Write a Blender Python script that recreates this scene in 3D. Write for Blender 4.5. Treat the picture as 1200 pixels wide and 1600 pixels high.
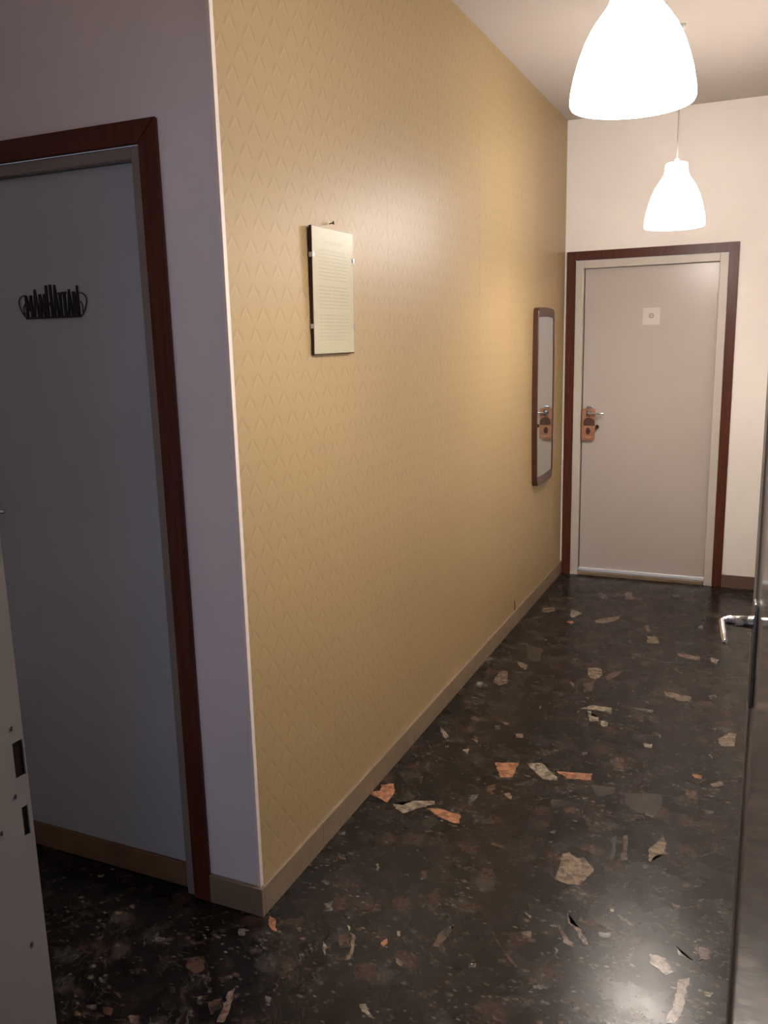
import bpy, bmesh, math, random
from mathutils import Vector, Matrix
PI = math.pi
SC = bpy.context.scene
COL = SC.collection
for _o in list(bpy.data.objects): bpy.data.objects.remove(_o)

# ------------------------------------------------------------------ camera
cam_data = bpy.data.cameras.new('camera'); cam = bpy.data.objects.new('camera', cam_data); COL.objects.link(cam)
cam_data.sensor_fit = 'VERTICAL'; cam_data.sensor_height = 24.0; cam_data.lens = 24.0 * 1329.47 / 1600.0
cam_data.clip_start = 0.02; cam_data.clip_end = 60
cam.rotation_mode = 'XYZ'; cam.rotation_euler = (1.3719, 0.0238, 0.4179); cam.location = (1.2505, -1.8470, 1.6263)
SC.camera = cam
# ------------------------------------------------------------------ exposure, world
vs = SC.view_settings; vs.view_transform = 'Standard'; vs.look = 'None'; vs.gamma = 1.0; vs.use_curve_mapping = False
vs.exposure = 0.14
world = bpy.data.worlds.new('world'); SC.world = world; world.use_nodes = True
world.node_tree.nodes['Background'].inputs[0].default_value = (0.55, 0.68, 0.95, 1)
world.node_tree.nodes['Background'].inputs[1].default_value = 1.0
SHADE_EMIT = 31.0          # glow of the opal shades
BULB_EMIT = 490.0             # the bulb inside each shade
WINDOW_W = 24.0            # daylight through the window of the room behind the camera
ld = bpy.data.lights.new('window_daylight', 'AREA'); ld.shape = 'RECTANGLE'; ld.size = 1.3; ld.size_y = 1.3
ld.energy = WINDOW_W; ld.color = (0.52, 0.68, 1.0)
lo = bpy.data.objects.new('window_daylight', ld); COL.objects.link(lo)
lo.location = (2.40, -4.36, 1.65); lo.rotation_euler = (PI/2, 0, 0)      # shines to +y through the window opening

# ------------------------------------------------------------------ materials
def new_mat(name):
    m = bpy.data.materials.new(name); m.use_nodes = True
    nt = m.node_tree; b = nt.nodes['Principled BSDF']
    return m, nt, b
def setp(b, **k):
    names = {'color':'Base Color','rough':'Roughness','metal':'Metallic','spec':'Specular IOR Level','coat':'Coat Weight','coatr':'Coat Roughness'}
    for a, v in k.items():
        s = b.inputs[names[a]]
        s.default_value = (*v, 1) if a == 'color' else v
def N(nt, kind, **k):
    n = nt.nodes.new(kind)
    for a, v in k.items():
        if a in n.inputs.keys(): n.inputs[a].default_value = v
        else: setattr(n, a, v)
    return n
def mixc(nt, fac, a, b, blend='MIX'):
    n = nt.nodes.new('ShaderNodeMix'); n.data_type = 'RGBA'; n.blend_type = blend
    for i, v in ((0, fac), (6, a), (7, b)):
        if hasattr(v, 'is_output'): nt.links.new(v, n.inputs[i])
        elif i == 0: n.inputs[0].default_value = v
        else: n.inputs[i].default_value = (*v, 1)
    return n.outputs[2]
def ramp(nt, src, stops):
    n = nt.nodes.new('ShaderNodeValToRGB'); nt.links.new(src, n.inputs[0])
    e = n.color_ramp.elements
    while len(e) < len(stops): e.new(0.5)
    for el, (p, v) in zip(e, stops):
        el.position = p; el.color = (v, v, v, 1) if isinstance(v, (int, float)) else (*v, 1)
    return n.outputs[0]
def math_(nt, op, a, b=0.0, c=0.0):
    n = nt.nodes.new('ShaderNodeMath'); n.operation = op
    for i, v in enumerate((a, b, c)):
        if hasattr(v, 'is_output'): nt.links.new(v, n.inputs[i])
        else: n.inputs[i].default_value = v
    return n.outputs[0]
def coords(nt, scale=(1,1,1)):
    t = nt.nodes.new('ShaderNodeTexCoord'); m = nt.nodes.new('ShaderNodeMapping'); m.inputs['Scale'].default_value = scale
    nt.links.new(t.outputs['Object'], m.inputs[0]); return m.outputs[0]
def noise(nt, vec, scale, detail=4, rough=.55):
    n = nt.nodes.new('ShaderNodeTexNoise'); n.inputs['Scale'].default_value = scale; n.inputs['Detail'].default_value = detail
    n.inputs['Roughness'].default_value = rough; nt.links.new(vec, n.inputs['Vector']); return n.outputs[0], n.outputs[1]
def bump(nt, b, h, strength=.2, dist=.002):
    n = nt.nodes.new('ShaderNodeBump'); n.inputs['Strength'].default_value = strength; n.inputs['Distance'].default_value = dist
    nt.links.new(h, n.inputs['Height']); nt.links.new(n.outputs[0], b.inputs['Normal'])
def plain(name, color, rough=.5, metal=0., var=.06, scale=8., bmp=0., bscale=120., **k):
    m, nt, b = new_mat(name); setp(b, color=color, rough=rough, metal=metal, **k)
    v = coords(nt); f, _ = noise(nt, v, scale)
    hi = tuple(min(1, c*(1+var)) for c in color); lo_ = tuple(c*(1-var) for c in color)
    nt.links.new(mixc(nt, ramp(nt, f, ((.3, 0.), (.7, 1.))), lo_, hi), b.inputs['Base Color'])
    if bmp:
        g, _ = noise(nt, v, bscale, 3); bump(nt, b, g, bmp, .001)
    return m
M = {}
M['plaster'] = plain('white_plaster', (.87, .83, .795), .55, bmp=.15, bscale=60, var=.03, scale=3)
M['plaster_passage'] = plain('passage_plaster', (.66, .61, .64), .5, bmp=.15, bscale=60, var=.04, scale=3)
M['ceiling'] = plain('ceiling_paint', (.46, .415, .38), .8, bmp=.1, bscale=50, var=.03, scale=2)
M['door_white'] = plain('door_lacquer', (.465, .415, .385), .27, var=.02, scale=2, spec=.5)
M['door_grey'] = plain('door_lacquer_grey', (.34, .365, .41), .40, var=.04, scale=2, spec=.3)
M['jamb'] = plain('jamb_paint', (.52, .48, .43), .4, var=.04, scale=5)
M['jamb_shaded'] = plain('jamb_paint_shaded', (.19, .165, .15), .45, var=.06, scale=6)  # white jamb paint with the shade it stands in put into its colour
M['leaf'] = plain('leaf_lacquer', (.37, .34, .32), .10, var=.03, scale=2, spec=.6)
M['skirt'] = plain('skirting_stone', (.20, .145, .095), .4, var=.12, scale=14, bmp=.05)
M['skirt_end'] = plain('skirting_stone_end', (.13, .08, .058), .4, var=.1, scale=14)
M['trim_white'] = plain('corner_bead', (.72, .64, .60), .4, var=.05, scale=30)
M['chrome'] = plain('satin_chrome', (.62, .63, .66), .18, metal=1., var=.03, scale=20)
M['chrome_dark'] = plain('dull_steel', (.20, .22, .27), .3, metal=1., var=.04, scale=20)
M['chrome_plate'] = plain('plate_chrome', (.42, .44, .50), .22, metal=1., var=.03, scale=20)
M['alu'] = plain('aluminium_strip', (.72, .77, .86), .3, metal=.2, var=.03, scale=20)
M['black'] = plain('black_metal', (.006, .005, .007), .45, var=.2, scale=30)
M['shade_fill'] = plain('recess_shade', (.012, .008, .007), .9, spec=.05)  # near-black colour stands for the shade inside holes and gaps
M['paper'] = plain('paper', (.50, .46, .36), .6, var=.03, scale=20)
M['paper_white'] = plain('white_paper', (.58, .53, .50), .5, var=.02, scale=20)
M['ink'] = plain('grey_ink', (.42, .385, .30), .6)
M['ink_dark'] = plain('grey_ink_dark', (.22, .20, .18), .6)
M['hardboard'] = plain('brown_hardboard', (.045, .018, .012), .8, spec=.15, var=.2, scale=40)
M['cord'] = plain('cord_plastic', (.42, .38, .34), .4)
M['cap'] = plain('white_plastic', (.8, .77, .73), .35)
M['tag'] = plain('orange_card', (.33, .155, .085), .5, var=.25, scale=25)
M['tag_dark'] = plain('dark_print', (.06, .025, .015), .5, var=.3, scale=60)
M['tag_pale'] = plain('pale_print', (.45, .24, .15), .5, var=.3, scale=60)
M['brown_board'] = plain('brown_kick_board', (.15, .085, .045), .45, var=.15, scale=12)
def wood():
    m, nt, b = new_mat('mahogany_wood'); setp(b, rough=.36, spec=.3)
    v = coords(nt, (22, 22, 1.4)); f, _ = noise(nt, v, 3, 6, .6)
    nt.links.new(mixc(nt, ramp(nt, f, ((.3, 0.), (.7, 1.))), (.050, .012, .007), (.095, .025, .013)), b.inputs['Base Color'])
    bump(nt, b, f, .08, .001); return m
M['wood'] = wood()
def wood2():
    m, nt, b = new_mat('mirror_frame_wood'); setp(b, rough=.35, spec=.5)
    v = coords(nt, (20, 20, 2)); f, _ = noise(nt, v, 3, 6, .6)
    nt.links.new(mixc(nt, f, (.032, .011, .007), (.075, .027, .015)), b.inputs['Base Color']); return m
M['wood_frame'] = wood2()
def wallpaper():
    m, nt, b = new_mat('diamond_wallpaper'); setp(b, rough=.44, spec=.6)
    t = nt.nodes.new('ShaderNodeTexCoord'); s = nt.nodes.new('ShaderNodeSeparateXYZ'); nt.links.new(t.outputs['Object'], s.inputs[0])
    f0, c0 = noise(nt, t.outputs['Object'], 14, 2)
    y = math_(nt, 'ADD', math_(nt, 'DIVIDE', s.outputs[1], .087), math_(nt, 'MULTIPLY', f0, .10))
    z = math_(nt, 'DIVIDE', s.outputs[2], -.116)
    a = math_(nt, 'FRACT', math_(nt, 'ADD', y, z)); c = math_(nt, 'FRACT', math_(nt, 'SUBTRACT', y, z))
    def stroke(p, q, w, off):
        # distance to the lattice line p = off, tapering along q
        d = math_(nt, 'ABSOLUTE', math_(nt, 'SUBTRACT', p, off))
        taper = math_(nt, 'MULTIPLY', math_(nt, 'SINE', math_(nt, 'MULTIPLY', q, PI)), w)
        return math_(nt, 'SMOOTH_MIN', 1.0, math_(nt, 'MAXIMUM', 0.0, math_(nt, 'MULTIPLY', math_(nt, 'SUBTRACT', taper, d), 14.0)), .1)
    dark = math_(nt, 'MAXIMUM', stroke(a, c, .105, .11), stroke(c, a, .105, .89))
    light = math_(nt, 'MAXIMUM', stroke(a, c, .045, .22), stroke(c, a, .045, .78))
    dk = math_(nt, 'MULTIPLY', dark, .62); lt = math_(nt, 'MULTIPLY', light, .55)
    fb, _ = noise(nt, t.outputs['Object'], 1.6, 3)
    base = mixc(nt, fb, (.322, .227, .108), (.340, .246, .128))
    col = mixc(nt, dk, base, (.26, .178, .082))
    col = mixc(nt, lt, col, (.48, .375, .215))
    nt.links.new(col, b.inputs['Base Color'])
    g, _ = noise(nt, t.outputs['Object'], 220, 2)
    h = math_(nt, 'ADD', math_(nt, 'MULTIPLY', dark, -.6), math_(nt, 'ADD', math_(nt, 'MULTIPLY', light, .4), math_(nt, 'MULTIPLY', g, .4)))
    bump(nt, b, h, .10, .0008); return m
M['wallpaper'] = wallpaper()
def floor_mat():
    m, nt, b = new_mat('dark_conglomerate_floor'); setp(b, spec=.26)
    t = coords(nt)
    _, nc = noise(nt, t, 5, 5, .6)
    add = nt.nodes.new('ShaderNodeVectorMath'); add.operation = 'MULTIPLY_ADD'
    nt.links.new(nc, add.inputs[0]); add.inputs[1].default_value = (.16, .16, .16); nt.links.new(t, add.inputs[2])
    w = add.outputs[0]
    def vor(scale, feat='F1', vec=w):
        v = nt.nodes.new('ShaderNodeTexVoronoi'); v.voronoi_dimensions = '2D'; v.feature = feat; v.inputs['Scale'].default_value = scale
        nt.links.new(vec, v.inputs['Vector']); return v
    big = vor(11); sep = nt.nodes.new('ShaderNodeSeparateColor'); nt.links.new(big.outputs['Color'], sep.inputs[0])
    f, _ = noise(nt, w, 16, 6, .7); f2, _ = noise(nt, t, 60, 5, .7)
    base = mixc(nt, ramp(nt, f, ((.35, 0.), (.7, 1.))), (.003, .0022, .0020), (.010, .0075, .0068))
    slab = math_(nt, 'MULTIPLY', ramp(nt, sep.outputs[0], ((.72, 0.), (.80, 1.))), ramp(nt, big.outputs['Distance'], ((.25, 1.), (.48, 0.))))
    base = mixc(nt, math_(nt, 'MULTIPLY', math_(nt, 'MULTIPLY', slab, ramp(nt, f2, ((.35, .25), (.65, 1.)))), .9), base, (.050, .027, .019))
    slab2 = math_(nt, 'MULTIPLY', ramp(nt, sep.outputs[1], ((.80, 0.), (.86, 1.))), ramp(nt, big.outputs['Distance'], ((.2, 1.), (.42, 0.))))
    base = mixc(nt, math_(nt, 'MULTIPLY', math_(nt, 'MULTIPLY', slab2, ramp(nt, f2, ((.35, .3), (.65, 1.)))), .9), base, (.038, .034, .031))
    # streaky fragments: fine lines in a direction of their own inside each fragment
    mid = vor(6.5); s4 = nt.nodes.new('ShaderNodeSeparateColor'); nt.links.new(mid.outputs['Color'], s4.inputs[0])
    vr = nt.nodes.new('ShaderNodeVectorRotate'); vr.rotation_type = 'Z_AXIS'; nt.links.new(w, vr.inputs['Vector'])
    nt.links.new(math_(nt, 'MULTIPLY', s4.outputs[0], 6.283), vr.inputs['Angle'])
    sm = nt.nodes.new('ShaderNodeMapping'); sm.inputs['Scale'].default_value = (1, 5.0, 1); nt.links.new(vr.outputs[0], sm.inputs[0])
    sn, _ = noise(nt, sm.outputs[0], 22, 5, .65)
    stk = math_(nt, 'MULTIPLY', ramp(nt, sn, ((.56, 0.), (.68, 1.))), ramp(nt, s4.outputs[1], ((.25, 0.), (.8, 1.))))
    base = mixc(nt, math_(nt, 'MULTIPLY', stk, .62), base, mixc(nt, s4.outputs[2], (.11, .092, .076), (.10, .06, .038)))
    # pale flecks, in clusters
    ad2 = nt.nodes.new('ShaderNodeVectorMath'); ad2.operation = 'MULTIPLY_ADD'; _, nc2 = noise(nt, t, 40, 3, .6)
    nt.links.new(nc2, ad2.inputs[0]); ad2.inputs[1].default_value = (.018, .018, .018); nt.links.new(t, ad2.inputs[2]); w2 = ad2.outputs[0]
    cl, _ = noise(nt, t, 4.5, 3, .6); clm = ramp(nt, cl, ((.40, .12), (.62, 1.)))
    for sc_, rot, ani, thr, amp, c1, c2 in ((15, .9, 1.5, .80, .55, (.14, .12, .10), (.12, .07, .045)), (27, .3, 1.7, .80, .85, (.26, .22, .175), (.20, .11, .07)), (46, -.6, 1.9, .82, .9, (.30, .27, .24), (.22, .175, .135))):
        st = nt.nodes.new('ShaderNodeMapping'); st.inputs['Rotation'].default_value = (0, 0, rot); st.inputs['Scale'].default_value = (1, ani, 1); nt.links.new(w2, st.inputs[0])
        flk = vor(sc_, vec=st.outputs[0]); s2 = nt.nodes.new('ShaderNodeSeparateColor'); nt.links.new(flk.outputs['Color'], s2.inputs[0])
        fk = math_(nt, 'MULTIPLY', ramp(nt, s2.outputs[0], ((thr, 0.), (.98, 1.))), ramp(nt, flk.outputs['Distance'], ((.10, 1.), (.40, 0.))))
        fk = math_(nt, 'MULTIPLY', math_(nt, 'MULTIPLY', fk, clm), ramp(nt, f2, ((.40, 0.), (.58, 1.))))
        base = mixc(nt, math_(nt, 'MULTIPLY', fk, amp), base, mixc(nt, s2.outputs[1], c1, c2))
    # thin veins
    ed = vor(6.5, 'DISTANCE_TO_EDGE'); vn = math_(nt, 'MULTIPLY', ramp(nt, ed.outputs['Distance'], ((.0, 1.), (.018, 0.))), ramp(nt, f, ((.5, 0.), (.62, 1.))))
    base = mixc(nt, math_(nt, 'MULTIPLY', vn, .45), base, (.09, .062, .038))
    nt.links.new(base, b.inputs['Base Color'])
    g, _ = noise(nt, t, 9, 3)
    nt.links.new(ramp(nt, g, ((.3, .23), (.7, .31))), b.inputs['Roughness'])
    bump(nt, b, f2, .04, .0006); return m
M['floor'] = floor_mat()
def chip_mat(name, c1, c2, c3):
    m, nt, b = new_mat(name); setp(b, rough=.27, spec=.5)
    v = coords(nt); f, _ = noise(nt, v, 55, 6, .75); f2, _ = noise(nt, v, 30, 5, .7)
    col = mixc(nt, ramp(nt, f, ((.35, 0.), (.65, 1.))), c1, c2)
    col = mixc(nt, math_(nt, 'MULTIPLY', ramp(nt, f2, ((.46, 0.), (.58, 1.))), .9), col, c3)
    nt.links.new(col, b.inputs['Base Color']); return m
DK = (.018, .013, .011)
CM = {'o': chip_mat('orange_chip', (0.270, 0.115, 0.057), (0.392, 0.196, 0.108), (0.162, 0.068, 0.038)),
      'k': chip_mat('cream_chip', (0.162, 0.135, 0.101), (0.338, 0.290, 0.223), (0.081, 0.062, 0.047)),
      'g': chip_mat('grey_chip', (0.057, 0.050, 0.045), (0.149, 0.135, 0.121), DK),
      'b': chip_mat('brown_chip', (0.047, 0.024, 0.016), (0.095, 0.049, 0.031), DK),
      'p': chip_mat('pink_chip', (0.088, 0.057, 0.046), (0.203, 0.142, 0.115), (0.041, 0.024, 0.020)),
      't': chip_mat('tan_chip', (0.115, 0.078, 0.051), (0.230, 0.169, 0.115), (0.054, 0.038, 0.028)),
      'd': chip_mat('dark_chip', (0.027, 0.022, 0.019), (0.046, 0.036, 0.032), DK)}
def emit_mat(k=1.):
    m, nt, b = new_mat('opal_glass_glowing'); setp(b, color=(.85, .82, .78), rough=.3)
    b.inputs['Emission Color'].default_value = (1.0, .905, .83, 1); b.inputs['Emission Strength'].default_value = SHADE_EMIT*k; return m
M['opal'] = emit_mat(); M['opal_far'] = emit_mat(1.3)
def bulb_mat():
    m, nt, b = new_mat('bulb_glowing'); setp(b, color=(.9, .9, .9), rough=.3)
    b.inputs['Emission Color'].default_value = (1.0, .90, .81, 1); b.inputs['Emission Strength'].default_value = BULB_EMIT; return m
M['bulb'] = bulb_mat()
def pane_mat():
    m, nt, b = new_mat('clear_pane'); nt.nodes.remove(b)
    tr = nt.nodes.new('ShaderNodeBsdfTransparent'); tr.inputs[0].default_value = (.97, .975, .95, 1)
    gl = nt.nodes.new('ShaderNodeBsdfGlossy'); gl.inputs['Roughness'].default_value = .3
    fr = nt.nodes.new('ShaderNodeValue'); fr.outputs[0].default_value = .04
    mx = nt.nodes.new('ShaderNodeMixShader'); nt.links.new(fr.outputs[0], mx.inputs[0]); nt.links.new(tr.outputs[0], mx.inputs[1]); nt.links.new(gl.outputs[0], mx.inputs[2])
    nt.links.new(mx.outputs[0], nt.nodes['Material Output'].inputs[0]); return m
M['pane'] = pane_mat()
M['mirror'] = plain('mirror_glass', (.74, .78, .76), .03, metal=1., var=.01)
# inlaid stone chips: (stone, outline on the floor in metres)
CHIPS = [
('o', [(0.021,0.796),(0.064,0.823),(0.086,0.783),(0.095,0.69),(0.022,0.716),(0.004,0.734),(0.039,0.756)]),
('k', [(0.112,0.693),(0.155,0.694),(0.173,0.734),(0.248,0.764),(0.259,0.744),(0.219,0.704),(0.174,0.647),(0.137,0.664)]),
('o', [(0.235,0.707),(0.281,0.721),(0.363,0.711),(0.378,0.657),(0.355,0.654),(0.289,0.677)]),
('o', [(0.367,1.116),(0.457,1.143),(0.46,1.027),(0.417,1.01),(0.392,1.065)]),
('k', [(0.481,1.153),(0.539,1.175),(0.619,1.09),(0.622,1.061),(0.567,1.06),(0.531,1.101)]),
('o', [(0.605,1.134),(0.734,1.166),(0.74,1.114),(0.652,1.094)]),
('b', [(0.389,0.929),(0.415,0.956),(0.431,0.919),(0.405,0.892)]),
('p', [(0.46,0.906),(0.486,0.916),(0.508,0.867),(0.489,0.876)]),
('b', [(0.681,0.887),(0.72,0.906),(0.73,0.876),(0.699,0.856)]),
('g', [(0.128,0.909),(0.147,0.91),(0.164,0.857),(0.153,0.862)]),
('b', [(0.11,1.031),(0.127,1.034),(0.156,0.954),(0.139,0.956)]),
('g', [(0.348,0.844),(0.382,0.87),(0.382,0.817),(0.374,0.765)]),
('t', [(0.74,0.617),(0.76,0.634),(0.785,0.611),(0.808,0.621),(0.849,0.574),(0.844,0.537),(0.822,0.478),(0.791,0.465),(0.77,0.469),(0.747,0.477),(0.746,0.533)]),
('p', [(0.815,0.34),(0.833,0.296),(0.86,0.285),(0.896,0.226),(0.886,0.222),(0.855,0.269),(0.827,0.293)]),
('p', [(0.796,0.288),(0.822,0.255),(0.862,0.209),(0.859,0.202),(0.831,0.21)]),
('t', [(0.99,0.74),(1.024,0.832),(1.042,0.8),(1.04,0.732),(1.017,0.714),(1.003,0.672)]),
('g', [(0.912,0.289),(0.946,0.299),(0.947,0.275),(0.92,0.271)]),
('b', [(0.906,0.794),(0.916,0.798),(0.939,0.655),(0.918,0.647)]),
('g', [(1.049,0.557),(1.074,0.535),(1.072,0.522)]),
('g', [(0.941,0.384),(0.969,0.373),(0.999,0.352),(0.99,0.349)]),
('k', [(1.115,0.313),(1.132,0.287),(1.166,0.268),(1.158,0.266),(1.125,0.277)]),
('t', [(1.133,0.186),(1.159,0.203),(1.154,0.119),(1.152,0.063),(1.136,0.031),(1.119,0.023),(1.132,0.116)]),
('k', [(1.196,0.168),(1.219,0.171),(1.212,0.152),(1.199,0.152)]),
('t', [(1.054,0.255),(1.095,0.252),(1.12,0.205),(1.102,0.186),(1.058,0.218)]),
('g', [(0.814,0.183),(0.826,0.175),(0.828,0.136)]),
('k', [(0.923,0.407),(0.937,0.405),(0.938,0.39),(0.929,0.39)]),
('b', [(1.169,0.328),(1.201,0.335),(1.2,0.289),(1.177,0.279)]),
('b', [(1.083,0.495),(1.11,0.49),(1.103,0.465)]),
('d', [(0.874,0.771),(0.884,0.786),(0.898,0.648),(0.888,0.635)]),
('k', [(0.208,0.343),(0.215,0.346),(0.23,0.312),(0.223,0.313)]),
('o', [(0.369,0.021),(0.379,0.043),(0.388,0.026),(0.382,0.003)]),
('k', [(0.392,0.08),(0.401,0.084),(0.408,0.062),(0.4,0.062)]),
('b', [(0.508,0.127),(0.53,0.172),(0.533,0.123),(0.522,0.064),(0.502,0.056)]),
('p', [(0.716,0.208),(0.74,0.222),(0.746,0.196),(0.726,0.185)]),
('k', [(0.7,0.293),(0.724,0.284),(0.724,0.273)]),
('g', [(0.618,0.037),(0.636,0.044),(0.639,0.027),(0.624,0.02)]),
('g', [(0.794,0.023),(0.828,0.036),(0.831,0.026),(0.799,0.013)]),
('k', [(0.411,-0.204),(0.425,-0.201),(0.441,-0.208),(0.428,-0.217)]),
('b', [(0.505,0.594),(0.556,0.586),(0.555,0.571),(0.515,0.579)]),
('b', [(0.616,0.215),(0.654,0.159),(0.721,0.092),(0.744,0.07),(0.738,0.067),(0.656,0.146)]),
('t', [(0.421,-0.011),(0.459,-0.034),(0.459,-0.044),(0.438,-0.033)]),
('b', [(0.356,0.367),(0.373,0.365),(0.382,0.329),(0.371,0.329)]),
('o', [(0.024,-0.002),(0.047,-0.005),(0.079,-0.051),(0.06,-0.047),(0.04,-0.032)]),
('p', [(0.125,-0.015),(0.132,-0.006),(0.144,-0.024),(0.136,-0.027)]),
('t', [(0.271,0.028),(0.292,0.019),(0.311,-0.028),(0.319,-0.072),(0.309,-0.079),(0.302,-0.026)]),
('b', [(0.244,0.006),(0.273,0.02),(0.299,-0.028),(0.273,-0.043)]),
('k', [(0.214,-0.029),(0.232,-0.044),(0.252,-0.079),(0.247,-0.081)]),
('g', [(0.084,0.208),(0.109,0.211),(0.118,0.188),(0.106,0.19)]),
('b', [(0.067,0.353),(0.093,0.348),(0.109,0.325),(0.087,0.324)]),
('g', [(0.145,0.108),(0.165,0.129),(0.184,0.087),(0.163,0.078)]),
('k', [(0.25,0.051),(0.262,0.047),(0.268,0.03)]),
('k', [(0.41,-0.204),(0.422,-0.195),(0.441,-0.214),(0.465,-0.231),(0.45,-0.232),(0.419,-0.214)]),
('g', [(0.006,0.463),(0.036,0.471),(0.044,0.446),(0.021,0.445)]),
('g', [(0.176,-0.269),(0.195,-0.268),(0.202,-0.286),(0.188,-0.285)]),
('k', [(0.182,-0.102),(0.199,-0.121),(0.198,-0.127)]),
('b', [(-0.096,-0.232),(-0.057,-0.209),(-0.022,-0.25),(-0.032,-0.274),(-0.073,-0.264)]),
('p', [(0.082,-0.292),(0.09,-0.269),(0.121,-0.349),(0.128,-0.382),(0.112,-0.388),(0.099,-0.34)]),
('b', [(0.053,-0.341),(0.079,-0.318),(0.095,-0.342),(0.084,-0.376)]),
('g', [(-0.028,-0.079),(-0.008,-0.074),(0.003,-0.1),(-0.012,-0.103)]),
('g', [(-0.231,-0.2),(-0.2,-0.187),(-0.187,-0.208),(-0.213,-0.215)]),
('g', [(-0.263,-0.382),(-0.244,-0.374),(-0.234,-0.39),(-0.25,-0.393)]),
('g', [(-0.221,-0.466),(-0.204,-0.456),(-0.192,-0.473),(-0.204,-0.475)]),
('b', [(-0.184,-0.457),(-0.154,-0.451),(-0.145,-0.471),(-0.165,-0.473)]),
('p', [(-0.105,-0.455),(-0.078,-0.443),(-0.065,-0.464),(-0.085,-0.472)]),
('g', [(-0.261,-0.212),(-0.249,-0.211),(-0.227,-0.242),(-0.233,-0.241)]),
('k', [(0.574,1.727),(0.623,1.783),(0.709,1.782),(0.71,1.733),(0.665,1.735),(0.62,1.731)]),
('k', [(0.609,1.717),(0.626,1.72),(0.639,1.67),(0.67,1.666),(0.677,1.629),(0.643,1.608),(0.628,1.658)]),
('k', [(0.683,1.631),(0.71,1.649),(0.718,1.593),(0.695,1.581)]),
('b', [(0.775,1.303),(0.827,1.336),(0.836,1.238),(0.81,1.228)]),
('k', [(0.878,1.485),(0.915,1.492),(0.914,1.457),(0.888,1.454)]),
('g', [(0.916,1.585),(0.936,1.593),(0.937,1.56)]),
('d', [(0.87,1.064),(0.986,1.11),(1.003,1.051),(0.987,0.931),(0.96,0.951),(0.93,0.949),(0.885,0.983)]),
('g', [(0.947,0.974),(0.984,0.95),(0.981,0.934),(0.955,0.944)]),
('o', [(1.078,1.303),(1.116,1.299),(1.115,1.269),(1.091,1.272)]),
('p', [(1.145,1.24),(1.184,1.285),(1.193,1.254),(1.157,1.222)]),
('b', [(1.065,1.175),(1.108,1.18),(1.114,1.106),(1.077,1.124)]),
('g', [(1.139,1.053),(1.171,1.06),(1.169,1.039),(1.148,1.028)]),
('t', [(1.15,1.633),(1.193,1.707),(1.221,1.71),(1.22,1.59),(1.17,1.571)]),
('t', [(1.119,1.73),(1.145,1.733),(1.144,1.702)]),
('g', [(0.663,1.325),(0.686,1.328),(0.688,1.302),(0.671,1.299)]),
('k', [(1.128,1.487),(1.137,1.477),(1.143,1.453)]),
('g', [(0.771,1.819),(0.877,1.818),(0.88,1.787),(0.828,1.799)]),
('d', [(0.741,1.081),(0.831,1.094),(0.838,1.051),(0.783,1.002)]),
('g', [(1.013,1.2),(1.03,1.189),(1.027,1.171)]),
('k', [(0.055,1.343),(0.127,1.257),(0.119,1.233),(0.08,1.284)]),
('p', [(0.121,2.022),(0.155,2.035),(0.2,1.891),(0.164,1.849),(0.125,1.882)]),
('k', [(0.054,1.846),(0.081,1.866),(0.093,1.822),(0.071,1.814)]),
('t', [(0.376,1.383),(0.408,1.396),(0.413,1.354),(0.388,1.351)]),
('g', [(0.273,1.426),(0.296,1.435),(0.303,1.4),(0.287,1.391)]),
('p', [(0.279,1.483),(0.326,1.47),(0.327,1.432)]),
('p', [(0.16,2.187),(0.232,2.148),(0.239,2.077),(0.205,2.106)]),
('k', [(0.215,1.171),(0.238,1.187),(0.246,1.143)]),
('t', [(0.218,1.278),(0.248,1.275),(0.255,1.243)]),
('t', [(0.466,2.021),(0.499,1.985),(0.503,1.949)]),
('g', [(0.449,1.581),(0.462,1.578),(0.466,1.548)]),
('g', [(0.394,1.709),(0.414,1.683),(0.413,1.657)]),
('d', [(0.141,2.436),(0.247,2.403),(0.278,2.209),(0.211,2.228)]),
('g', [(-0.02,2.176),(0.055,2.193),(0.06,2.15),(0.003,2.128)]),
('k', [(0.246,3.12),(0.326,3.065),(0.296,2.972),(0.27,2.979)]),
('t', [(0.417,2.968),(0.534,3.09),(0.548,3.031),(0.485,2.929),(0.432,2.91)]),
('t', [(0.731,2.797),(0.784,2.788),(0.808,2.687),(0.742,2.676)]),
('t', [(0.697,2.96),(0.718,2.968),(0.737,2.856),(0.718,2.864)]),
('t', [(0.078,3.078),(0.141,3.135),(0.164,3.057),(0.113,2.998)]),
('o', [(0.267,2.881),(0.308,2.912),(0.308,2.844)]),
('g', [(0.341,3.5),(0.404,3.465),(0.41,3.374),(0.362,3.413)]),
('p', [(0.491,3.572),(0.535,3.627),(0.565,3.448),(0.522,3.432)]),
('g', [(0.788,3.639),(0.827,3.653),(0.833,3.58),(0.799,3.575)]),
('p', [(0.902,2.59),(0.997,2.563),(1.025,2.561),(1.021,2.51),(0.919,2.534)]),
('t', [(0.517,2.215),(0.578,2.238),(0.602,2.145),(0.576,2.069),(0.535,2.119)]),
('b', [(0.613,2.127),(0.646,2.217),(0.689,2.245),(0.665,2.146),(0.636,2.087)]),
('g', [(0.406,2.331),(0.443,2.319),(0.444,2.271)]),
('b', [(0.529,2.008),(0.58,2.049),(0.594,1.929),(0.575,1.932)]),
('g', [(0.692,2.449),(0.713,2.445),(0.71,2.407)]),
('g', [(0.876,2.397),(0.963,2.303),(0.957,2.289),(0.895,2.369)]),
('t', [(0.897,2.054),(0.949,2.044),(1.019,2.03),(1.02,1.973),(0.971,1.964),(0.909,2.008)]),
('k', [(1.068,2.577),(1.112,2.557),(1.104,2.493),(1.079,2.508)]),
('g', [(1.091,2.068),(1.124,2.11),(1.13,2.063),(1.1,2.032)]),
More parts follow.
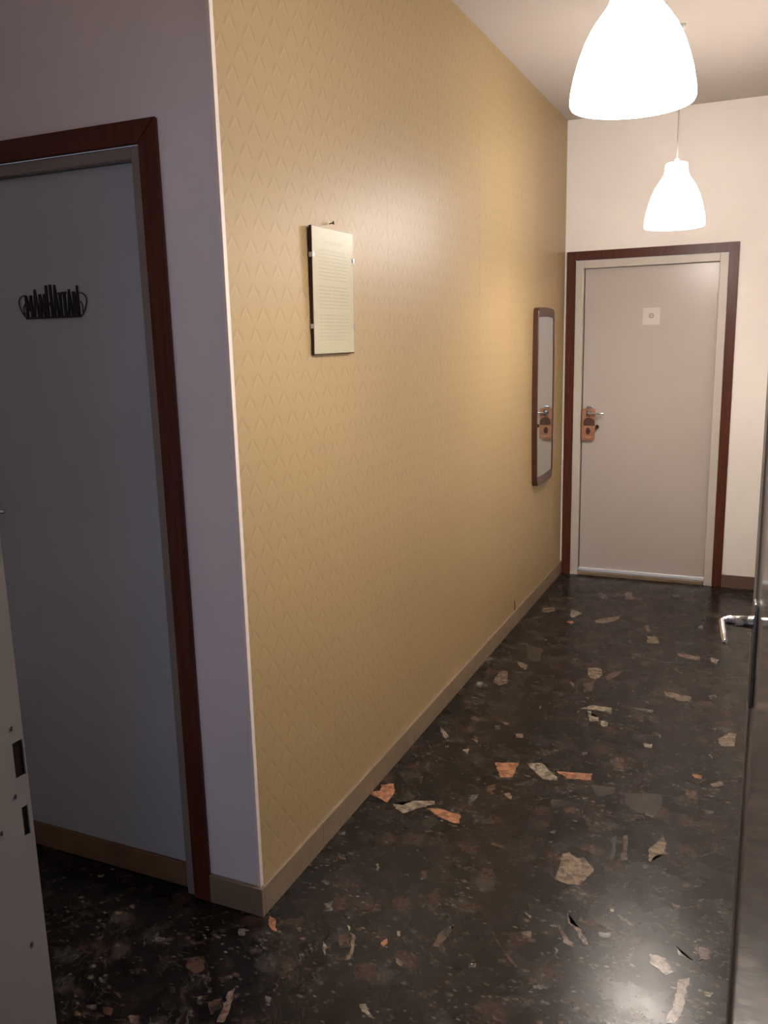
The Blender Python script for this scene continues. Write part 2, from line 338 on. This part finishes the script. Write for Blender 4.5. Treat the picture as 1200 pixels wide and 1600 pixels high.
('g', [(0.812,1.913),(0.848,1.917),(0.849,1.879)]),
('g', [(0.774,1.822),(0.88,1.826),(0.883,1.8),(0.826,1.805)]),
('b', [(0.53,2.611),(0.571,2.627),(0.582,2.59)]),
('g', [(0.468,2.017),(0.496,1.996),(0.503,1.945)]),
('g', [(0.45,1.864),(0.469,1.851),(0.468,1.831)]),
('g', [(0.905,3.129),(0.937,3.125),(0.936,3.084)]),
('g', [(0.971,3.03),(1.002,3.087),(1.004,2.989)]),
('b', [(0.044,3.376),(0.097,3.282),(0.094,3.207)]),
]

# ------------------------------------------------------------------ helpers
def obj(name, bm, mat, parent=None, smooth=False):
    me = bpy.data.meshes.new(name)
    bmesh.ops.recalc_face_normals(bm, faces=bm.faces[:])
    bm.to_mesh(me); bm.free()
    if smooth:
        for p in me.polygons: p.use_smooth = True
    me.materials.append(mat)
    o = bpy.data.objects.new(name, me); COL.objects.link(o)
    if parent: o.parent = parent
    return o
def tag(o, label=None, cat=None, group=None, kind=None):
    for k, v in (('label', label), ('category', cat), ('group', group), ('kind', kind)):
        if v: o[k] = v
    return o
def empty(name, loc=(0,0,0), rz=0.):
    o = bpy.data.objects.new(name, None); COL.objects.link(o); o.location = loc; o.rotation_euler = (0, 0, rz); o.empty_display_size = .1
    return o
def box(bm, x0, x1, y0, y1, z0, z1, bev=0., seg=2):
    r = bmesh.ops.create_cube(bm, size=1.0); vs_ = r['verts']
    for v in vs_:
        v.co = Vector(((x0+x1)/2 + v.co.x*abs(x1-x0), (y0+y1)/2 + v.co.y*abs(y1-y0), (z0+z1)/2 + v.co.z*abs(z1-z0)))
    if bev:
        es = list({e for v in vs_ for e in v.link_edges})
        bmesh.ops.bevel(bm, geom=es, offset=bev, segments=seg, affect='EDGES', profile=.5)
    return bm
def B(*a, **k): return box(bmesh.new(), *a, **k)
def tube(bm, pts, radii, n=12, cap=True):
    pts = [Vector(p) for p in pts]
    if not isinstance(radii, (list, tuple)): radii = [radii]*len(pts)
    rings = []; up = None
    for i, p in enumerate(pts):
        d = (pts[min(i+1, len(pts)-1)] - pts[max(i-1, 0)]).normalized()
        if up is None: up = Vector((0,0,1)) if abs(d.z) < .9 else Vector((1,0,0))
        s = d.cross(up)
        s = s.normalized() if s.length > 1e-6 else Vector((1,0,0))
        up = s.cross(d).normalized()
        rings.append([bm.verts.new(p + (s*math.cos(2*PI*k/n) + up*math.sin(2*PI*k/n))*radii[i]) for k in range(n)])
    for a, b in zip(rings, rings[1:]):
        for k in range(n): bm.faces.new((a[k], a[(k+1)%n], b[(k+1)%n], b[k]))
    if cap: bm.faces.new(rings[0]); bm.faces.new(rings[-1][::-1])
    return bm
def prism(bm, pts, f0, f1):
    """closed outline pts; f0/f1 turn a 2D point into its 3D back and front point"""
    a = [bm.verts.new(f0(*p)) for p in pts]; b = [bm.verts.new(f1(*p)) for p in pts]; n = len(pts)
    bm.faces.new(a); bm.faces.new(b[::-1])
    for i in range(n): bm.faces.new((a[i], a[(i+1)%n], b[(i+1)%n], b[i]))
    return bm
def lathe(bm, prof, n=64, c=(0,0,0)):
    rings = [[bm.verts.new((c[0]+r*math.cos(2*PI*k/n), c[1]+r*math.sin(2*PI*k/n), c[2]+z)) for k in range(n)] for r, z in prof]
    for a, b in zip(rings, rings[1:]):
        for k in range(n): bm.faces.new((a[k], a[(k+1)%n], b[(k+1)%n], b[k]))
    return rings

L = 3.911; H = 2.963; XR = 1.52; XL = -1.75; YD = -1.03; YB = -4.3; XB = 3.25
# ------------------------------------------------------------------ floor with inlaid stone chips
fl = tag(obj('floor', B(XL, XB, YB, L, -.1, 0), M['floor']), 'dark brown polished conglomerate floor with inlaid stone chips', 'floor', kind='structure')
rnd = random.Random(4)
def chip(poly, mat, h):
    pts = [Vector(p) for p in poly]; n = len(pts); out = []
    if sum(a.x*c.y-c.x*a.y for a, c in zip(pts, pts[1:]+pts[:1])) < 0: pts.reverse()
    for i in range(n):
        a, c = pts[i], pts[(i+1)%n]; l = (c-a).length
        if l < 1e-5: continue
        out.append(a); k = max(1, min(5, int(l/.011))); t_ = (c-a)/l
        for j in range(1, k+1):
            out.append(a.lerp(c, j/(k+1)) + Vector((-t_.y, t_.x))*rnd.uniform(-.09, .09)*min(l, .04))
    bm = bmesh.new(); cx = sum(p.x for p in out)/len(out); cy = sum(p.y for p in out)/len(out); n = len(out)
    lo_ = [bm.verts.new((p.x, p.y, -.002)) for p in out]; hi_ = [bm.verts.new((cx+(p.x-cx)*.985, cy+(p.y-cy)*.985, h)) for p in out]
    f = bm.faces.new(hi_); bmesh.ops.triangulate(bm, faces=[f])
    for i in range(n): bm.faces.new((lo_[i], lo_[(i+1)%n], hi_[(i+1)%n], hi_[i]))
    me = bpy.data.meshes.new('stone_chip'); bm.to_mesh(me); bm.free(); me.materials.append(mat)
    o = bpy.data.objects.new('stone_chip', me); COL.objects.link(o); o.parent = fl
    return o
for i, (c_, poly) in enumerate(CHIPS): chip(poly, CM[c_], .0004 + .00012*(i % 5))

# ------------------------------------------------------------------ walls, ceiling
def struct(name, bm, mat, label, cat):
    return tag(obj(name, bm, mat), label, cat, kind='structure')
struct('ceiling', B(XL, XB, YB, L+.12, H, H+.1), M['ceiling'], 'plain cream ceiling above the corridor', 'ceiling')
wl = struct('wall_left', B(-.12, 0, .12, L, 0, H), M['plaster'], 'long corridor wall covered in yellow diamond wallpaper', 'wall')
seams = [.0125, .49, 1.02, 1.55, 2.08, 2.61, 3.14, 3.67, L]
for a, b in zip(seams, seams[1:]):
    obj('wallpaper_strip', B(0, .0015, a+.0003, b-.0003, .088, H), M['wallpaper'], wl)
# passage wall (faces the camera, carries the left door)
OX0, OX1, OZ = -1.075, -.176, 2.178
bm = bmesh.new(); box(bm, OX1, 0, 0, .12, 0, H); box(bm, XL, OX0, 0, .12, 0, H); box(bm, OX0, OX1, 0, .12, OZ, H)
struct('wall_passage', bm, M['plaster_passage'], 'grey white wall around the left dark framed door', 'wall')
# end wall
EX0, EX1, EZ = .021, 1.049, 2.154
bm = bmesh.new(); box(bm, -.12, EX0, L, L+.12, 0, H); box(bm, EX1, XR+.12, L, L+.12, 0, H); box(bm, EX0, EX1, L, L+.12, EZ, H)
struct('wall_end', bm, M['plaster'], 'white wall at the far end of the corridor', 'wall')
struct('wall_right', B(XR, XR+.12, YD, L, 0, H), M['plaster'], 'white corridor wall hidden behind the open door leaf', 'wall')
# wall of the doorway the camera looks through
JX0, JX1 = .27, 1.365
bm = bmesh.new(); box(bm, XL, JX0, YD-.12, YD, 0, H); box(bm, JX1, XB, YD-.12, YD, 0, H); box(bm, JX0, JX1, YD-.12, YD, 2.14, H)
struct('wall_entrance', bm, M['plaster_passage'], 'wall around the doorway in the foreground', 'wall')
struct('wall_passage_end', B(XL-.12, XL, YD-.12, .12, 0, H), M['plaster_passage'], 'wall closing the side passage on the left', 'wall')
# room behind the camera
WX0, WX1, WZ0, WZ1 = 1.80, 3.00, 1.0, 2.3
bm = bmesh.new(); box(bm, XL, WX0, YB-.12, YB, 0, H); box(bm, WX1, XB+.12, YB-.12, YB, 0, H); box(bm, WX0, WX1, YB-.12, YB, 0, WZ0); box(bm, WX0, WX1, YB-.12, YB, WZ1, H)
struct('wall_window', bm, M['plaster'], 'window wall of the room behind the doorway', 'wall')
struct('wall_back', B(XB, XB+.12, YB, YD, 0, H), M['plaster'], 'side wall of the room behind the doorway', 'wall')
struct('wall_room', B(-.9, -.78, YB, YD-.12, 0, H), M['plaster'], 'side wall of the room behind the doorway', 'wall')
wn = tag(empty('window_1', (2.40, YB, 1.65)), 'plain window of the room behind the doorway', 'window', kind='structure')
for nm, a in (('frame_bar', (-.6,-.55,-.06,0,-.65,.65)), ('frame_bar', (.55,.6,-.06,0,-.65,.65)), ('frame_bar', (-.55,.55,-.06,0,-.65,-.6)), ('frame_bar', (-.55,.55,-.06,0,.6,.65))):
    obj(nm, B(*a), M['jamb'], wn)

# ------------------------------------------------------------------ skirting stones
def skirting(name, label, mat, pieces):
    s = tag(empty(name), label, 'baseboard', kind='structure')
    for p in pieces: obj('skirting_stone', B(*p, bev=.0015, seg=1), mat, s)
    return s
SB = [0.0, .36, .76, 1.16, 1.56, 1.96, 2.36, 2.76, 3.16, 3.56, L]
skirting('baseboard_left', 'long beige stone baseboard under the diamond wallpaper', M['skirt'], [(.0, .013, a+.0006, b-.0006, 0, .0895) for a, b in zip(SB, SB[1:])])
skirting('baseboard_passage', 'short grey beige stone baseboard right of the left door', M['skirt'], [(-.1705, .013, -.013, -.0005, 0, .0895), (-1.45, -1.14, -.013, 0, 0, .0895), (XL, -1.4515, -.013, 0, 0, .0895)])
skirting('baseboard_end', 'brown stone baseboard right of the end door', M['skirt_end'], [(1.057, XR, L-.013, L, 0, .085)])
skirting('baseboard_right', 'stone baseboard hidden behind the open door leaf', M['skirt'], [(XR-.013, XR, YD, 1.2, 0, .0895), (XR-.013, XR, 1.2012, L-.014, 0, .0895)])
tag(obj('trim_1', B(-.0075, .0035, -.004, .0115, .0895, H, bev=.0012), M['trim_white']), 'thin white corner bead where the wallpaper wall meets the passage wall', 'trim', kind='structure')

# ------------------------------------------------------------------ doors
def casing(parent, x0, x1, z1, w, yf, d, mat):
    """mitred wooden surround: two uprights and a head, front at y = yf-d"""
    f0 = lambda x, z: (x, yf, z); f1 = lambda x, z: (x, yf-d, z)
    for pts in ([(x0,0),(x0+w,0),(x0+w,z1-w),(x0,z1)], [(x1-w,0),(x1,0),(x1,z1),(x1-w,z1-w)], [(x0,z1),(x0+w,z1-w),(x1-w,z1-w),(x1,z1)]):
        bm = prism(bmesh.new(), pts, f0, f1)
        bmesh.ops.bevel(bm, geom=[e for e in bm.edges], offset=.0025, segments=2, affect='EDGES')
        obj('casing', bm, mat, parent)
def lever_set(parent, ax, z, y, side, into, reach=.12, mat=None, plate=(.22, .04), zoff=-.065, neck=.052, r0=.0095, blade=1.):
    """lever on a door face at y, sticking out towards side (-1/+1 along y); blade runs towards into (+1/-1 along x)"""
    mat = mat or M['chrome']; w, h = plate[1]/2, plate[0]
    bm = bmesh.new(); box(bm, ax-w, ax+w, min(y, y+side*.009), max(y, y+side*.009), z+zoff-h/2, z+zoff+h/2, bev=.004)
    pl = obj('escutcheon_plate', bm, M['chrome_plate'], parent)
    bm = bmesh.new(); tube(bm, [(ax, y+side*.009, z), (ax, y+side*.020, z)], [.0135, .0125], 20)
    obj('collar', bm, mat, pl, smooth=False)
    bm = bmesh.new(); tube(bm, [(ax, y+side*.0095, z+zoff-.05), (ax, y+side*.0098, z+zoff-.05)], .006, 14)
    obj('keyhole', bm, M['shade_fill'], pl)
    bm = bmesh.new(); e = y+side*neck
    path = [(ax, y+side*.018, z), (ax, e-side*.010, z), (ax+into*.0015, e-side*.003, z), (ax+into*.006, e, z), (ax+into*.016, e+side*.001, z), (ax+into*reach*.6, e-side*.001, z), (ax+into*(reach-.004), e-side*.003, z), (ax+into*reach, e-side*.003, z)]
    tube(bm, path, [r0, r0*.80, r0*.84*blade, r0*.82*blade, r0*.78*blade, r0*.74*blade, r0*.68*blade, r0*.4*blade], 16)
    obj('lever_handle', bm, mat, parent, smooth=True)

# far end door
d1 = tag(empty('door_1'), 'white flush door with mahogany surround at the corridor end', 'door', kind='structure')
casing(d1, .0153, 1.0552, 2.16, .057, L, .014, M['wood'])
def lining(parent, x0, x1, z1, w, y0, y1, mat):
    for a in ((x0, x0+w, y0, y1, 0, z1), (x1-w, x1, y0, y1, 0, z1), (x0+w, x1-w, y0, y1, z1-w, z1)):
        obj('door_frame', B(*a, bev=.003), mat, parent)
lining(d1, .0727, .9978, 2.1025, .050, L-.008, L+.10, M['jamb'])
px0, px1, pz0, pz1 = .1285, .9465, .045, 2.0505
pn = obj('panel', B(px0, px1, L+.030, L+.070, pz0, pz1, bev=.002), M['door_white'], d1)
obj('gap_shade_strip', B(.1225, .1283, L+.045, L+.07, 0, 2.05), M['shade_fill'], d1)  # near-black strip paints the shade in the gap beside the panel
tag(obj('draught_strip', B(px0-.002, px1+.001, L+.014, L+.0295, .027, .048, bev=.003), M['alu'], d1), 'bright metal draught strip')
obj('threshold', B(.1235, .947, L-.003, L+.05, 0, .024, bev=.002), M['skirt'], d1)
lever_set(d1, .176, 1.118, L+.030, -1, 1, reach=.105, r0=.008)
obj('hinge', tube(bmesh.new(), [(.944, L+.026, 1.80), (.944, L+.026, 1.87)], .005, 10), M['jamb'], d1)
obj('hinge', tube(bmesh.new(), [(.944, L+.026, .25), (.944, L+.026, .32)], .005, 10), M['jamb'], d1)

# left door in the passage wall
d2 = tag(empty('door_2'), 'grey white flush door with dark mahogany surround on the left', 'door', kind='structure')
casing(d2, -1.080, -.1708, 2.183, .058, 0, .014, M['wood'])
lining(d2, -1.022, -.2288, 2.125, .031, -.004, .10, M['jamb_shaded'])
obj('panel', B(-.991, -.262, .022, .062, .085, 2.092, bev=.002), M['door_grey'], d2)
obj('kick_board', B(-.991, -.2605, .016, .062, .004, .083, bev=.002), M['brown_board'], d2)
lever_set(d2, -.935, 1.150, .022, -1, 1, reach=.12)
# the frame of the doorway in the foreground and its open leaf
d3 = tag(empty('door_3'), 'white painted doorway frame with strike holes at the left edge', 'door frame', kind='structure')
y0, y1 = YD-.125, -1.0215
bm = bmesh.new(); box(bm, .270, .2905, y0, y1, 0, 2.12)
h1 = (-1.0425, -1.0238, 1.0215, 1.0765); h2 = (-1.0392, -1.0278, .9285, .9750)
zs = [0, h2[2], h2[3], h1[2], h1[3], 2.12]
for i, (a, b) in enumerate(zip(zs, zs[1:])):
    hh = h2 if i == 1 else h1 if i == 3 else None
    if hh: box(bm, .2905, .300, y0, hh[0], a, b); box(bm, .2905, .300, hh[1], y1, a, b)
    else: box(bm, .2905, .300, y0, y1, a, b)
obj('strike_jamb', bm, M['jamb_shaded'], d3)
obj('strike_hole_shade', B(.2895, .2972, h1[0], h1[1], h1[2], h1[3]), M['shade_fill'], d3)  # dark block in a shallow recess, the hole's shade painted on
obj('strike_hole_shade', B(.2895, .2972, h2[0], h2[1], h2[2], h2[3]), M['shade_fill'], d3)
for (yy, zz) in ((-1.040, 1.099), (-1.0465, .997), (-1.049, .758), (-1.077, .956)):
    obj('jamb_mark', tube(bmesh.new(), [(.2995, yy, zz), (.3005, yy+.0004, zz)], .0036, 10), M['hardboard'], d3)  # small dark discs for marks on the jamb face
obj('hinge_jamb', B(1.345, 1.364, y0, y1, 0, 2.12), M['jamb_shaded'], d3)
obj('head_jamb', B(.270, 1.364, y0, y1, 2.121, 2.139), M['jamb_shaded'], d3)
ang = math.atan2(.9981, -.061)
leaf = tag(empty('door_leaf', (1.3150, -.926, 0), ang), 'glossy grey open door leaf with chrome lever at the right edge', 'door')
obj('panel', B(0, .915, -.044, 0, .008, 2.09, bev=.002), M['leaf'], leaf)
bm = bmesh.new(); LW = .93
pts = [(.912, -.044), (.918, -.044)] + [(.918+.012*math.sin(t), -.016 - .028*math.cos(t) if 0 else -.018 - .026*math.cos(t)) for t in [PI*k/12 for k in range(1, 12)]] + [(.918, .008), (.912, .004)]
prism(bm, pts, lambda x, y: (x, y, .008), lambda x, y: (x, y, 2.09))
obj('edge_moulding', bm, M['leaf'], leaf)
lever_set(leaf, .872, 1.052, 0, 1, -1, reach=.135, zoff=-.066, plate=(.222, .042), neck=.066, r0=.0128, blade=.62)
lever_set(leaf, .872, 1.052, -.044, -1, -1, reach=.135, zoff=-.066, plate=(.222, .042), neck=.066, r0=.0128, blade=.62)
for zz in (.25, 1.75): obj('hinge', tube(bmesh.new(), [(-.006, .004, zz), (-.006, .004, zz+.09)], .006, 12), M['chrome'], leaf)

# ------------------------------------------------------------------ pendant lamps
PROF = [(0.1307, 0.0000), (0.1333, 0.0056), (0.1340, 0.0140), (0.1320, 0.0363), (0.1260, 0.0698), (0.1173, 0.1032), (0.1052, 0.1395), (0.0905, 0.1716), (0.0757, 0.1953), (0.0610, 0.2162), (0.0543, 0.2288), (0.0509, 0.2427), (0.0493, 0.2567), (0.0482, 0.2706), (0.0462, 0.2762), (0.0415, 0.2790)]
def pendant(x, y, zb, label, hs=1., opal='opal'):
    t = tag(empty('pendant_lamp', (x, y, zb)), label, 'lamp', 'bell shaped pendant lamps in the corridor')
    inner = [(r-.004, z+.001 if z < .272 else z-.004) for r, z in reversed(PROF)]
    bm = bmesh.new(); prof = PROF + [(.012, .280), (.012, .275)] + inner + [PROF[0]]
    rings = lathe(bm, prof, 72)
    bmesh.ops.remove_doubles(bm, verts=bm.verts[:], dist=1e-6)
    for v in bm.verts: v.co.z *= hs
    obj('shade', bm, M[opal], t, smooth=True)
    bm = bmesh.new(); rr = lathe(bm, [(.0001,.300),(.006,.300),(.009,.294),(.011,.282),(.020,.281),(.020,.262),(.0185,.235),(.0001,.235)], 24)
    for v in bm.verts: v.co.z *= hs
    obj('lamp_holder', bm, M['cap'], t, smooth=True)
    bm = bmesh.new(); lathe(bm, [(.0001,.020),(.012,.022),(.022,.030),(.029,.045),(.030,.063),(.026,.085),(.018,.110),(.014,.130),(.0135,.234),(.0001,.2345)], 24)
    for v in bm.verts: v.co.z *= hs
    obj('bulb', bm, M['bulb'], t, smooth=True)
    bm = bmesh.new(); tube(bm, [(0,0,.298*hs), (0,0,H-zb-.02)], .0028, 8)
    obj('cord', bm, M['cord'], t)
    bm = bmesh.new(); lathe(bm, [(.0001,H-zb-.026),(.008,H-zb-.025),(.013,H-zb-.018),(.016,H-zb-.001),(.0001,H-zb-.0005)], 32)
    obj('ceiling_rose', bm, M['cap'], t, smooth=True)
    return t
pendant(.944, .212, 2.121, 'large near white bell pendant lamp cut by the top edge', .89)
pendant(.818, 2.452, 2.106, 'small far white bell pendant lamp in front of the end door', 1., 'opal_far')

# ------------------------------------------------------------------ mirror
mr = tag(empty('wall_mirror', (.0015, 3.285, 1.27)), 'narrow tall mirror with rounded brown wooden frame on the wallpaper wall', 'mirror')
def bow(t, half, b): return half + b*(1 - (t)**2)
def outline(hy, hz, by, bz, rc, n=10):
    P = []
    for k in range(-n, n+1): P.append((bow(k/n, hy, by), k/n*(hz-rc)))
    for k in range(1, 6): a = PI/2*k/6; P.append((hy-rc+rc*math.cos(a), hz-rc+rc*math.sin(a)))
    for k in range(n, -n-1, -1): P.append((k/n*(hy-rc), bow(k/n, hz, bz)))
    for k in range(1, 6): a = PI/2+PI/2*k/6; P.append((-hy+rc+rc*math.cos(a), hz-rc+rc*math.sin(a)))
    for k in range(n, -n-1, -1): P.append((-bow(k/n, hy, by), k/n*(hz-rc)))
    for k in range(1, 6): a = PI+PI/2*k/6; P.append((-hy+rc+rc*math.cos(a), -hz+rc+rc*math.sin(a)))
    for k in range(-n, n+1): P.append((k/n*(hy-rc), -bow(k/n, hz, bz)))
    for k in range(1, 6): a = 1.5*PI+PI/2*k/6; P.append((hy-rc+rc*math.cos(a), -hz+rc+rc*math.sin(a)))
    return P
OUT = outline(.196, .520, .014, .006, .030); INN = outline(.191, .464, .014, .006, .012)
bm = bmesh.new(); n = len(OUT); D = .034
lay = []
for P, xx, sc in ((OUT, 0, 1), (OUT, D-.006, 1), (OUT, D, .985), (INN, D-.002, 1.01), (INN, D-.010, 1.0), (INN, 0, 1)):
    lay.append([bm.verts.new((xx, p[0]*sc, p[1]*(1-(1-sc)*.35))) for p in P])
for a, b in zip(lay, lay[1:]+lay[:1]):
    for i in range(n): bm.faces.new((a[i], a[(i+1)%n], b[(i+1)%n], b[i]))
obj('frame', bm, M['wood_frame'], mr)
bm = bmesh.new(); prism(bm, outline(.192, .465, .014, .006, .012), lambda a, b: (.018, a, b), lambda a, b: (.029, a, b))
obj('mirror_glass', bm, M['mirror'], mr)

# ------------------------------------------------------------------ framed notice on the wallpaper
nt_ = empty('framed_notice', (.004, .5635, 1.588)); nt_.rotation_euler = (0, .016, 0)
tag(nt_, 'pale printed notice in a clip frame hanging on the yellow wallpaper', 'notice')
W2 = .136; HN = .372
obj('backing_board', B(0, .0085, -W2, W2, 0, HN), M['hardboard'], nt_)  # real board, thickened so its dark edge takes in the shade beside it
pp = obj('paper', B(.0086, .0090, -W2+.001, W2-.001, .004, HN-.001), M['paper'], nt_)
bm = bmesh.new(); r2 = random.Random(2)
for k, (a, b) in enumerate(((-.060, -.034), (-.028, -.012), (-.004, .018), (.026, .062))): box(bm, .0090, .0091, a, b, .327-.002*(k%2), .336)
for k in range(26):
    z = .305 - k*.0105
    if k in (9, 17): continue
    x = -.098
    while x < .085:
        w = r2.uniform(.012, .034); box(bm, .0090, .0091, x, min(x+w, .098), z, z+.0035); x += w+.005
tag(obj('printed_text', bm, M['ink'], pp), kind='stuff')
obj('glass_pane', B(.0094, .0110, -W2, W2, 0, HN), M['pane'], nt_)
for sy in (-1, 1):
    for z in (.085, .290):
        bm = bmesh.new(); box(bm, -.001, .0125, sy*(W2+.0015)-.0012, sy*(W2+.0015)+.0012, z-.007, z+.007); box(bm, .0112, .0124, min(sy*(W2+.002), sy*(W2-.007)), max(sy*(W2+.002), sy*(W2-.007)), z-.006, z+.006)
        obj('clip', bm, M['chrome'], nt_)
nl = obj('nail', tube(bmesh.new(), [(.0, .575, 1.979), (.014, .575, 1.981), (.0145, .575, 1.981), (.016, .575, 1.981)], [.0016, .0016, .0055, .0055], 10), M['hardboard'])
tag(nl, 'small dark nail in the wallpaper just above the notice', 'nail')

wr = obj('wire_end', tube(bmesh.new(), [(.006, 2.715, .088), (.007, 2.716, .118), (.004, 2.712, .150)], .0022, 8), M['hardboard'])
tag(wr, 'thin dark wire end sticking up from the long baseboard near the far door', 'wire')

# ------------------------------------------------------------------ black lettering on the left door
sg = empty('door_sign', (0, .022, 0)); tag(sg, 'black metal MANHATTAN sign cut out letters on the left door', 'sign')
YS = (-.0005, -.0055)
def stroke(bm, a, b, w0, w1=None):
    w1 = w1 or w0
    pts = [(a[0]-w0/2, a[1]), (a[0]+w0/2, a[1]), (b[0]+w1/2, b[1]), (b[0]-w1/2, b[1])]
    prism(bm, pts, lambda x, z: (x, YS[0], z), lambda x, z: (x, YS[1], z))
Z0 = 1.7135
def letter(kind, x0, x1, zt):
    bm = bmesh.new(); w = .0066; xm = (x0+x1)/2
    if kind == 'M':
        stroke(bm, (x0+w/2, zt), (x0+w/2, Z0), w); stroke(bm, (x1-w/2, zt+.001), (x1-w/2, Z0), w)
        stroke(bm, (x0+w/2, zt-.002), (xm, Z0+.018), w*.8); stroke(bm, (x1-w/2, zt-.002), (xm, Z0+.018), w*.8)
    if kind == 'A':
        stroke(bm, (xm, zt), (x0+w*.40, Z0), .0036, w); stroke(bm, (xm, zt), (x1-w*.40, Z0), .0036, w)
        stroke(bm, (xm, Z0+.034), (xm, Z0+.022), .006, .011)
    if kind == 'N':
        stroke(bm, (x0+w/2, zt), (x0+w/2, Z0), w); stroke(bm, (x1-w/2, zt), (x1-w/2, Z0), w); stroke(bm, (x0+w*.6, zt), (x1-w*.6, Z0), w)
    if kind == 'H':
        stroke(bm, (x0+w/2, zt), (x0+w/2, Z0), w); stroke(bm, (x1-w/2, zt+.001), (x1-w/2, Z0), w); stroke(bm, (xm, Z0+.040), (xm, Z0+.032), x1-x0-w)
    if kind == 'T':
        stroke(bm, (xm, zt), (xm, zt-.006), x1-x0); stroke(bm, (xm, zt-.005), (xm, Z0), w*1.15)
    obj('letter', bm, M['black'], sg)
for k, a, b, z in (('M', -.692, -.667, 1.774), ('A', -.665, -.642, 1.791), ('N', -.640, -.617, 1.777), ('H', -.614, -.592, 1.800), ('A', -.589, -.569, 1.800), ('T', -.569, -.5545, 1.779), ('T', -.5535, -.539, 1.780), ('A', -.538, -.518, 1.786), ('N', -.516, -.495, 1.779)):
    letter(k, a, b, z)
bm = bmesh.new(); stroke(bm, (-.498, 1.795), (-.498, 1.775), .004, .006); obj('spire', bm, M['black'], sg)
obj('base_bar', B(-.695, -.492, YS[1], YS[0], 1.7095, 1.7150), M['black'], sg)
def loop(s, cx):
    P = [(-.010, .032), (.006, .030), (.0165, .020), (.0175, .006), (.011, -.010), (.002, -.024), (-.008, -.030)]
    bm = bmesh.new(); n_ = []
    for i in range(len(P)-1):
        for t in range(4):
            p0 = P[max(i-1,0)]; p1 = P[i]; p2 = P[i+1]; p3 = P[min(i+2, len(P)-1)]; u = t/4
            q = [.5*((2*p1[j])+(-p0[j]+p2[j])*u+(2*p0[j]-5*p1[j]+4*p2[j]-p3[j])*u*u+(-p0[j]+3*p1[j]-3*p2[j]+p3[j])*u**3) for j in (0,1)]
            n_.append(q)
    n_.append(P[-1])
    tube(bm, [(cx+s*q[0], -.003, 1.743+q[1]) for q in n_], .0019, 8)
    tube(bm, [(cx-s*.004, -.003, 1.752), (cx+s*.003, -.003, 1.742), (cx+s*.001, -.003, 1.722)], .0017, 8)
    obj('scroll', bm, M['black'], sg)
loop(-1, -.699); loop(1, -.486)

# ------------------------------------------------------------------ small paper sign and hanger on the end door
ps = empty('paper_sign', (.552, L+.0297, 1.7375)); tag(ps, 'small square white paper with grey round mark on the end door', 'sign')
obj('sheet', B(-.053, .053, -.0012, -.0002, -.053, .053), M['paper_white'], ps)
bm = bmesh.new(); 
for ro, ri in ((.0155, .0095), (.0045, .0)):
    n = 28; a = [bm.verts.new((ro*math.cos(2*PI*k/n), -.0014, .003+ro*math.sin(2*PI*k/n))) for k in range(n)]
    if ri:
        b = [bm.verts.new((ri*math.cos(2*PI*k/n), -.0014, .003+ri*math.sin(2*PI*k/n))) for k in range(n)]
        for k in range(n): bm.faces.new((a[k], a[(k+1)%n], b[(k+1)%n], b[k]))
    else: bm.faces.new(a)
obj('round_mark', bm, M['ink_dark'], ps)
hg = empty('door_hanger', (.174, L+.006, 1.04)); tag(hg, 'orange card hanger on the lever of the end door', 'hanger')
hg.rotation_euler = (math.radians(-1.5), 0, 0)
bm = bmesh.new(); n = 24; hz = .079; hr = .019
oc = []
for k in range(n):
    a = 2*PI*k/n; c_, s_ = math.cos(a), math.sin(a)
    m_ = max(abs(c_)/.044, abs(s_)/.030); oc.append((c_/m_, hz + s_/m_))
ic = [(hr*math.cos(2*PI*k/n), hz+hr*math.sin(2*PI*k/n)) for k in range(n)]
V = {}
for nm_, P in (('o', oc), ('i', ic)):
    for yy in (0, 1): V[nm_, yy] = [bm.verts.new((p[0], -.0018*yy, p[1])) for p in P]
for k in range(n):
    j = (k+1) % n
    for q in ((V['o',0][k],V['o',0][j],V['i',0][j],V['i',0][k]), (V['o',1][k],V['o',1][j],V['i',1][j],V['i',1][k]), (V['o',0][k],V['o',0][j],V['o',1][j],V['o',1][k]), (V['i',0][k],V['i',0][j],V['i',1][j],V['i',1][k])): bm.faces.new(q)
box(bm, -.044, .044, -.0018, 0, -.102, .0488)
card = obj('card', bm, M['tag'], hg)
arch = [(-.034, .012)] + [(.004+.038*math.cos(a), .012+.036*math.sin(a)) for a in [PI-PI*k/12 for k in range(13)]] + [(.042, -.006), (-.030, -.006)]
obj('dark_print', prism(bmesh.new(), arch, lambda x, z: (x, -.0018, z), lambda x, z: (x, -.0024, z)), M['tag_dark'], card)
obj('pale_print', prism(bmesh.new(), [(-.022, -.088), (.030, -.088), (.032, -.078), (-.024, -.076)], lambda x, z: (x, -.0018, z), lambda x, z: (x, -.0023, z)), M['tag_pale'], card)
mono = [(-.014, -.060), (.006, -.066), (.016, -.045), (.006, -.022), (-.006, -.018), (-.016, -.036)]
obj('dark_print', prism(bmesh.new(), mono, lambda x, z: (x, -.0018, z), lambda x, z: (x, -.0024, z)), M['wood_frame'], card)
ky = tag(empty('key', (.232, L+.030, 1.028)), 'small dark key knob beside the orange hanger on the end door', 'key')
bm = bmesh.new(); tube(bm, [(0, 0, 0), (0, -.022, 0)], .0045, 12); obj('shank', bm, M['chrome_dark'], ky)
bm = bmesh.new(); tube(bm, [(0, -.022, 0), (0, -.026, 0), (0, -.030, 0)], [.0115, .0135, .0115], 18); obj('bow', bm, M['hardboard'], ky)
